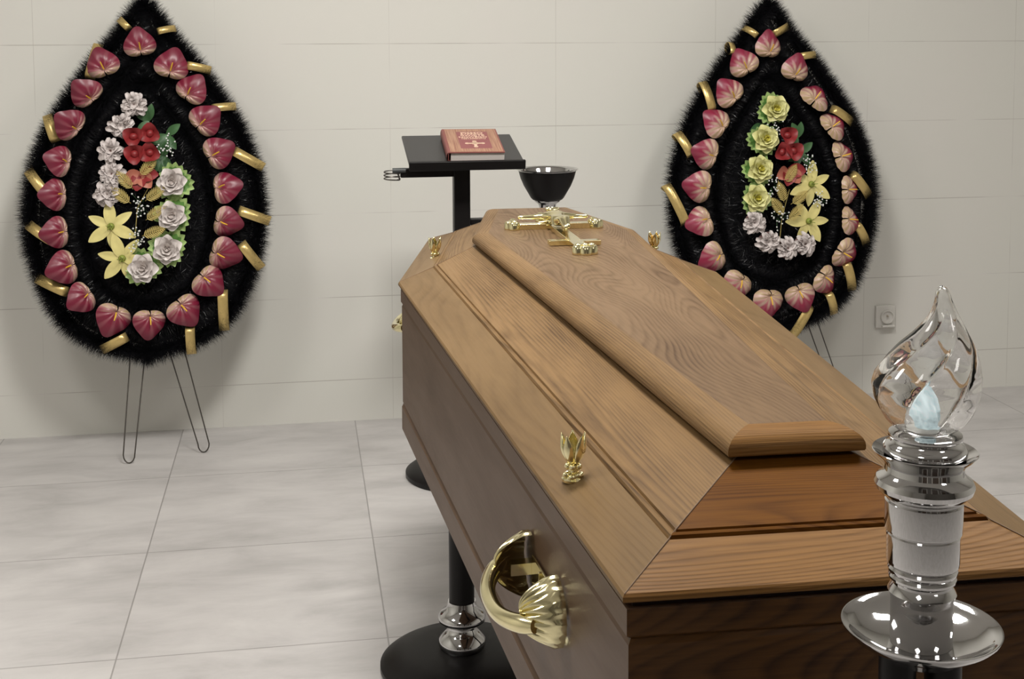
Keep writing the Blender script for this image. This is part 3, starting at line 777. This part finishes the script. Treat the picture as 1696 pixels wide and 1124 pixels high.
def frond_mesh(L=.065):
    mb = MB(); mb.tube([(0, 0, 0), (0, L*.6, .006), (0, L, .003)], .0010, 5)
    n = 11
    for k in range(n):
        t = (k+1.2)/(n+1.2); w = .024*math.sin(PI*min(1, t*.90+.10))**.7*(1-.45*t)
        for s_ in (-1, 1):
            petal(mb, Vector((0, L*t*.95, .004)), Vector((s_*1., .75, .1)), Zp, w, .0034, cup=.1, nu=2, nv=4)
    return mb.mesh('gold_fern', M_FERN, True, False, 180)
def tipdir(x, y, cx, cy): return math.atan2(y-cy, x-cx)

OUT = [(-.02, 0), (.0, .04), (.02, .11), (.05, .165), (.1, .245), (.15, .290), (.2, .322), (.3, .362), (.4, .388), (.5, .395), (.6, .386), (.7, .360), (.8, .318), (.9, .255), (1.0, .186), (1.08, .118), (1.13, .080), (1.18, .052), (1.21, .022), (1.225, 0)]
def hw(b):
    for (a, ra), (c, rc) in zip(OUT, OUT[1:]):
        if a <= b <= c: return ra+(rc-ra)*(b-a)/(c-a)
    return 0
def outline(inset_, n):
    """closed teardrop path inset from the outer edge, equally spaced"""
    base = [(.001, .005)]+[(r, b) for b, r in OUT if 0.03 < b < 1.2]+[(.001, 1.215)]
    pts = [Vector((r, b)) for r, b in base]+[Vector((-r, b)) for r, b in base[::-1]]
    # inset by shrinking about the spine
    q = []
    m = len(pts)
    for i, p in enumerate(pts):
        t = (pts[(i+1) % m]-pts[(i-1) % m]); t = t.normalized() if t.length > 1e-6 else Vector((1, 0)); nrm = Vector((-t.y, t.x))
        q.append(p+nrm*inset_)
    for p in q:
        pass
    L = [0]
    for i in range(m): L.append(L[-1]+(q[(i+1) % m]-q[i]).length)
    out = []; tot = L[-1]; i = 0
    for k in range(n):
        s_ = tot*k/n
        while L[i+1] < s_: i += 1
        f = (s_-L[i])/max(1e-9, L[i+1]-L[i]); out.append(q[i].lerp(q[(i+1) % m], f))
    return out
def tinsel_rope(mb, path, R0, R1, count, rnd, z0=0, wid=.0017, back=False):
    n = len(path)
    for c in range(count):
        k = rnd.random()*n; i = int(k) % n; f = k-int(k); p = path[i].lerp(path[(i+1) % n], f); t = (path[(i+1) % n]-path[i]).normalized()
        nr = Vector((-t.y, t.x)); a = rnd.uniform(0, 2*PI)
        if not back and math.sin(a) < -.35: a = -a
        d = Vector((nr.x*math.cos(a), nr.y*math.cos(a), math.sin(a)*.8))+Vector((t.x, t.y, 0))*rnd.uniform(-.45, .45)+Vector((rnd.uniform(-.2, .2), rnd.uniform(-.2, .2), rnd.uniform(-.1, .1)))
        d.normalize(); L = rnd.uniform(R0, R1); b = Vector((p.x, p.y, z0)); s = d.cross(Vector((rnd.uniform(-1, 1), rnd.uniform(-1, 1), rnd.uniform(-1, 1)))).normalized()*wid*.5
        st_ = b+d*.008; e = b+d*L
        mb.v += [tuple(st_-s), tuple(st_+s), tuple(e)]; o = len(mb.v)-3; mb.f.append((o, o+1, o+2)); mb.mi.append(0); mb.uv.append(None)

def wreath(name, label, x0, D, kinds, seed, xs):
    rnd = random.Random(seed)
    w = thing('funeral_wreath', label, 'wreath', (x0, -.25, .30), 'teardrop funeral wreaths')
    U = Vector((0, .14, 1.2)).normalized(); Nn = Vector((1, 0, 0)).cross(U)   # facing -y, slightly up
    Rm = Matrix((Vector((1, 0, 0)), U, Nn)).transposed().to_4x4(); w.matrix_basis = Matrix.Translation((x0, -.25, .30)) @ Rm
    # backing board
    P = outline(.055, 96); bb = MB(); n = len(P)
    f = [Vector((p.x+xs, p.y, .012)) for p in P]; b = [Vector((p.x+xs, p.y, -.012)) for p in P]
    bb.add(f+b, [tuple(range(n)), tuple(range(n, 2*n))[::-1]]+[(i, n+i, n+(i+1) % n, (i+1) % n) for i in range(n)])
    bb.obj('backing_board', M_BACK, w, smooth=False)
    # straw rope core under the tinsel
    for ins, r, z, cnt, nm, R1 in ((.032, .016, .018, 55000, 'outer_tinsel', .062), (.120, .018, .026, 34000, 'middle_tinsel', .056), (.185, .010, .014, 22000, 'inner_tinsel', .052)):
        Pp = [p+Vector((xs, 0)) for p in outline(ins, 150)]
        if ins > .15: Pp = [Vector((p.x, min(p.y, .93))) for p in Pp]
        if .1 < ins < .15: Pp = [Vector((p.x, min(p.y, 1.07))) for p in Pp]
        core = MB(); core.tube([(p.x, p.y, z) for p in Pp[::2]], r*.75, 8, closed=True, mi=1)
        tinsel_rope(core, Pp, R1*.55, R1, cnt, rnd, z)
        core.obj(nm, [M_TINSEL, M_BACK], w, smooth=False, merge=False)
    # centre mat of tinsel
    cm = MB()
    for k in range(16000):
        while True:
            b = rnd.uniform(.2, .98); lim = max(0, hw(b)-.17)
            a = rnd.uniform(-lim, lim) if lim > 0 else 0
            if lim > 0: break
        p = Vector((a+xs, b, .012)); d = Vector((rnd.gauss(0, .8), rnd.gauss(0, .8), rnd.uniform(.3, 1))).normalized(); L = rnd.uniform(.018, .040)
        s = d.cross(Vector((rnd.uniform(-1, 1), rnd.uniform(-1, 1), .3))).normalized()*.0008
        cm.v += [tuple(p-s), tuple(p+s), tuple(p+d*L)]; o = len(cm.v)-3; cm.f.append((o, o+1, o+2)); cm.mi.append(0); cm.uv.append(None)
    cm.obj('centre_tinsel', M_TINSEL, w, smooth=False, merge=False)
    # anthuriums
    for i, (a, b) in enumerate(D['anth']):
        kind = kinds(i, a, b); o = mk(ANTH[kind], 'anthurium'); COL.objects.link(o); o.parent = w
        cx, cy = xs, .52+.5*max(-1, min(1, (b-.52)/.55))*.42
        ang = math.atan2(b-cy, a-cx)
        if b > 1.03: ang = PI/2+.05
        sc = rnd.uniform(.94, 1.06)*D.get('asc', 1)
        R = Matrix.Rotation(ang-PI/2+rnd.uniform(-.12, .12), 4, 'Z') @ Matrix.Rotation(rnd.uniform(-.05, .2)-D['turn']*(.55 if (a-xs)*D['turn'] > .14 else 0), 4, 'X') @ Matrix.Rotation(rnd.uniform(-.3, .3)+(.3 if a > xs else -.3)*0, 4, 'Y')
        o.matrix_basis = Matrix.Translation((a, b, .073+(.008 if D['turn'] < 0 and a < -.14 else 0))) @ R @ Matrix.Scale(sc, 4)
        sp_ = mk(spad_mesh, 'spadix'); COL.objects.link(sp_); sp_.parent = o
    # ribbons
    for k in range(0, len(D['rib']), 2):
        (a0, b0), (a1, b1) = D['rib'][k], D['rib'][k+1]
        lim_ = max(.02, hw(max(0, min(1.2, b1)))+.004)
        a1 = xs+max(-lim_, min(lim_, a1-xs))
        p0 = Vector((a0, b0, .062)); p1 = Vector((a1, b1, .034)); d = p1-p0; ln = d.length
        side = Vector((-d.y, d.x, 0)).normalized()
        outw = d.normalized()*.5+Vector((a1-xs, (b1-.55)*.7, 0)).normalized()*.5; outw.z = 0
        path = [p0+Vector((0, 0, -.028))-d*.15, p0, p0.lerp(p1, .55)+Vector((0, 0, .010)), p1, p1+Vector((0, 0, -.022)), p1-outw*.012+Vector((0, 0, -.045)), p1-outw*.05+Vector((0, 0, -.058))]
        # smooth
        pts = []
        for i in range(len(path)-1):
            q0, q1, q2, q3 = path[max(0, i-1)], path[i], path[i+1], path[min(len(path)-1, i+2)]
            for s_ in range(5):
                t = s_/5; pts.append(.5*((2*q1)+(q2-q0)*t+(2*q0-5*q1+4*q2-q3)*t*t+(3*q1-q0-3*q2+q3)*t**3))
        pts.append(path[-1]); wd = .0150*min(1.1, max(.75, ln/.08))
        tw = rnd.uniform(-.3, .3)
        mb = MB(); m = len(pts)-1
        def fn(u, v):
            k_ = v*m; i = min(m-1, int(k_)); p = pts[i].lerp(pts[i+1], k_-i)
            sd = (side+Vector((0, 0, tw))).normalized(); return p+sd*(u-.5)*2*wd
        mb.grid(fn, 2, m, uv=False); ro = mb.obj('gold_ribbon', M_RIB, w, merge=False, angle=180)
        md = ro.modifiers.new('t', 'SOLIDIFY'); md.thickness = .0006
    zf_ = .050
    def put(me, name, a, b, z, rz, tx=0, ty=0, sc=1, parent=None):
        o = mk(me, name); COL.objects.link(o); o.parent = w
        o.matrix_basis = Matrix.Translation((a, b, z)) @ Matrix.Rotation(tx, 4, 'X') @ Matrix.Rotation(ty, 4, 'Y') @ Matrix.Rotation(rz, 4, 'Z') @ Matrix.Scale(sc, 4); return o
    for k, (a, b) in enumerate(D['leaf']): put(leaf_mesh(k), 'leaf_spray', a, b, zf_, k*1.3-.5, sc=1.45)
    frm = [frill_mesh(s_) for s_ in (1, 2)]
    for k, (a, b) in enumerate(D['rose']):
        r = put(rose_mesh(D['rosemat'], seed=k), 'rose', a, b, zf_+.014, k*.7, sc=D.get('rsc', 1))
        fo = mk(frm[k % 2], 'frill_leaf'); COL.objects.link(fo); fo.parent = r
        fo.matrix_basis = Matrix.Translation((.004*D['fdir'], 0, -.008)) @ Matrix.Rotation(k*.9, 4, 'Z') @ Matrix.Scale(D.get('fsc', 1), 4)
    for k, (a, b) in enumerate(D['carn']): put(carnation_mesh(k), 'carnation', a, b, zf_+.010, k, rnd.uniform(-.2, .2), rnd.uniform(-.2, .2), sc=D.get('csc', 1))
    lm = lily_mesh()
    for k, (a, b) in enumerate(D['lily']): put(lm, 'lily', a, b, zf_+.020, D['lrot'][k], rnd.uniform(-.1, .1), sc=D.get('lsc', 1))
    rm, rp = redflower_mesh(), redflower_mesh(True)
    for k, (a, b) in enumerate(D['redp']):
        put(rp if k == len(D['redp'])-1 else rm, 'red_blossom', a, b, zf_+.010, k*1.1*(k != len(D['redp'])-1), sc=1.6 if k == len(D['redp'])-1 else 1.75)
    for k, (a, b) in enumerate(D['breath']): put(breath_mesh(k), 'baby_breath', a, b, zf_+.012, k, sc=1.4)
    fm = frond_mesh(); s0 = D['fern'][0]
    stm = MB(); stm.tube([(s0[0]-.01, s0[1]-.10, zf_), (s0[0], s0[1], zf_+.008), (D['fern'][1][0], D['fern'][1][1]-.06, zf_+.012)], .0016, 6).obj('fern_stem', M_FERN, w)
    for (a, b) in D['fern'][1:]:
        root = Vector((s0[0], b-.045)) if b > s0[1]-.05 else Vector((s0[0]-.005, b-.02)); d = Vector((a, b))-root; ang = math.atan2(d.y, d.x)-PI/2
        for rr in (0,):
            put(fm, 'gold_fern', a-.045*math.cos(ang+PI/2), b-.045*math.sin(ang+PI/2), zf_+.034, ang, sc=1.25)
    # wire legs (in world space, converted)
    inv = w.matrix_basis.inverted()
    for pts in D['legs']:
        o = MB().tube([inv @ Vector(p) for p in pts], .0022, 6).obj('wire_leg', M_WIRE, w, angle=180)
    return w

def leg(ax, bx, tipx, tipy, z0=.36, y0=-.215):
    """hairpin leg: down, round the toe on the floor, and back up"""
    pts = []
    for k in range(13):
        t = k/12; pts.append((ax+(tipx-.018-ax)*t+(-.010 if ax > -.8 else -.012)*math.sin(PI*t)*0, y0+(tipy-y0)*t, z0*(1-t)+.030*t))
    for k in range(1, 8):
        a = PI*k/8; pts.append((tipx-.018*math.cos(a), tipy, .030-.0275*math.sin(a)))
    for k in range(13):
        t = 1-k/12; pts.append((bx+(tipx+.018-bx)*t, y0+(tipy-y0)*t, z0*(1-t)+.030*t))
    return pts
L = dict(
 anth=[(-0.01,1.057),(0.094,0.987),(-0.129,0.992),(0.157,0.905),(-0.18,0.893),(0.2,0.803),(-0.23,0.792),(0.241,0.695),(-0.263,0.677),(0.262,0.58),(-0.279,0.567),(0.265,0.461),(-0.276,0.444),(0.255,0.356),(-0.255,0.33),(0.204,0.267),(-0.199,0.231),(0.126,0.176),(-0.104,0.157),(0.011,0.139)],
 carn=[(-0.03,0.854),(-0.072,0.787),(-0.103,0.703),(-0.104,0.625),(-0.114,0.563)],
 redp=[(-0.031,0.749),(0.021,0.758),(-0.028,0.692),(0.02,0.695),(-0.011,0.629)],
 leaf=[(0.013,0.802),(0.07,0.754),(0.058,0.685)],
 breath=[(0.079,0.716),(-0.009,0.523),(-0.02,0.416)],
 rose=[(0.089,0.599),(0.086,0.489),(0.071,0.38),(-0.006,0.321)],
 lily=[(-0.106,0.459),(-0.072,0.355)],
 fern=[(-0.024,0.516),(0.019,0.654),(-0.063,0.612),(-0.075,0.562),(0.041,0.565),(0.042,0.502),(0.036,0.439)],
 rib=[(-0.048,1.108),(-0.085,1.14),(-0.167,0.955),(-0.171,1.054),(-0.281,0.749),(-0.329,0.824),(-0.309,0.571),(-0.367,0.646),(-0.299,0.422),(-0.369,0.472),(-0.258,0.256),(-0.343,0.298),(-0.073,0.094),(-0.144,0.058),(0.052,1.096),(0.121,1.108),(0.146,0.981),(0.233,0.968),(0.227,0.841),(0.335,0.847),(0.297,0.692),(0.39,0.643),(0.31,0.497),(0.397,0.463),(0.314,0.382),(0.381,0.308),(0.244,0.222),(0.246,0.108),(0.138,0.112),(0.145,0.034)],
 rosemat=[M_WHITEROSE, M_WHITEROSE], fdir=1, lrot=(.3, .55), rsc=1.5, fsc=.88, csc=1.75, lsc=1.5, turn=-1,
 legs=[leg(-.880, -.832, -.879, -.345), leg(-.765, -.715, -.649, -.275)])
R = dict(
 anth=[(-0.037,1.041),(-0.137,0.978),(0.062,0.957),(-0.191,0.874),(0.133,0.857),(-0.241,0.77),(0.2,0.753),(-0.282,0.658),(0.233,0.642),(-0.314,0.543),(0.252,0.519),(-0.311,0.421),(0.252,0.408),(-0.268,0.291),(0.228,0.29),(-0.183,0.191),(0.15,0.197),(-0.068,0.126),(0.053,0.143)],
 carn=[(-0.112,0.411),(-0.065,0.346),(0.003,0.316),(0.066,0.329)],
 redp=[(0.016,0.717),(-0.006,0.658),(0.037,0.661),(0.021,0.595)],
 leaf=[(0.07,0.71),(0.077,0.656),(-0.059,0.759)],
 breath=[(-0.026,0.752),(0.094,0.617),(-0.037,0.541),(-0.022,0.432),(0.128,0.484)],
 rose=[(-0.026,0.812),(-0.067,0.706),(-0.091,0.6),(-0.105,0.498)],
 lily=[(0.103,0.542),(0.089,0.412)],
 fern=[(-0.005,0.427),(0.025,0.586),(-0.017,0.523),(0.056,0.5),(-0.035,0.471),(0.039,0.447)],
 rib=[(-0.08,1.074),(-0.115,1.104),(-0.169,1.014),(-0.195,1.053),(-0.253,0.821),(-0.303,0.911),(-0.336,0.659),(-0.389,0.732),(-0.365,0.428),(-0.438,0.548),(-0.008,1.082),(0.051,1.112),(0.091,1.0),(0.152,1.008),(0.209,0.805),(0.281,0.76),(0.274,0.566),(0.336,0.494),(0.279,0.387),(0.32,0.322),(0.233,0.249),(0.26,0.159),(0.164,0.145),(0.193,0.076),(0.083,0.101),(0.04,0.001)],
 rosemat=[M_YELROSE, M_YELCORE], fdir=-1, lrot=(.1, -.3), rsc=1.55, fsc=.80, csc=1.75, lsc=1.5, turn=1,
 legs=[leg(1.32, 1.365, 1.315, -.345), leg(1.475, 1.515, 1.60, -.275)])
wreath('L', 'black tinsel teardrop wreath with white roses, left of the lectern', -.82, L, lambda i, a, b: 'red', 11, 0.0)
wreath('R', 'black tinsel teardrop wreath with yellow roses, right of the coffin head', 1.37, R, lambda i, a, b: 'cream', 23, -.022)
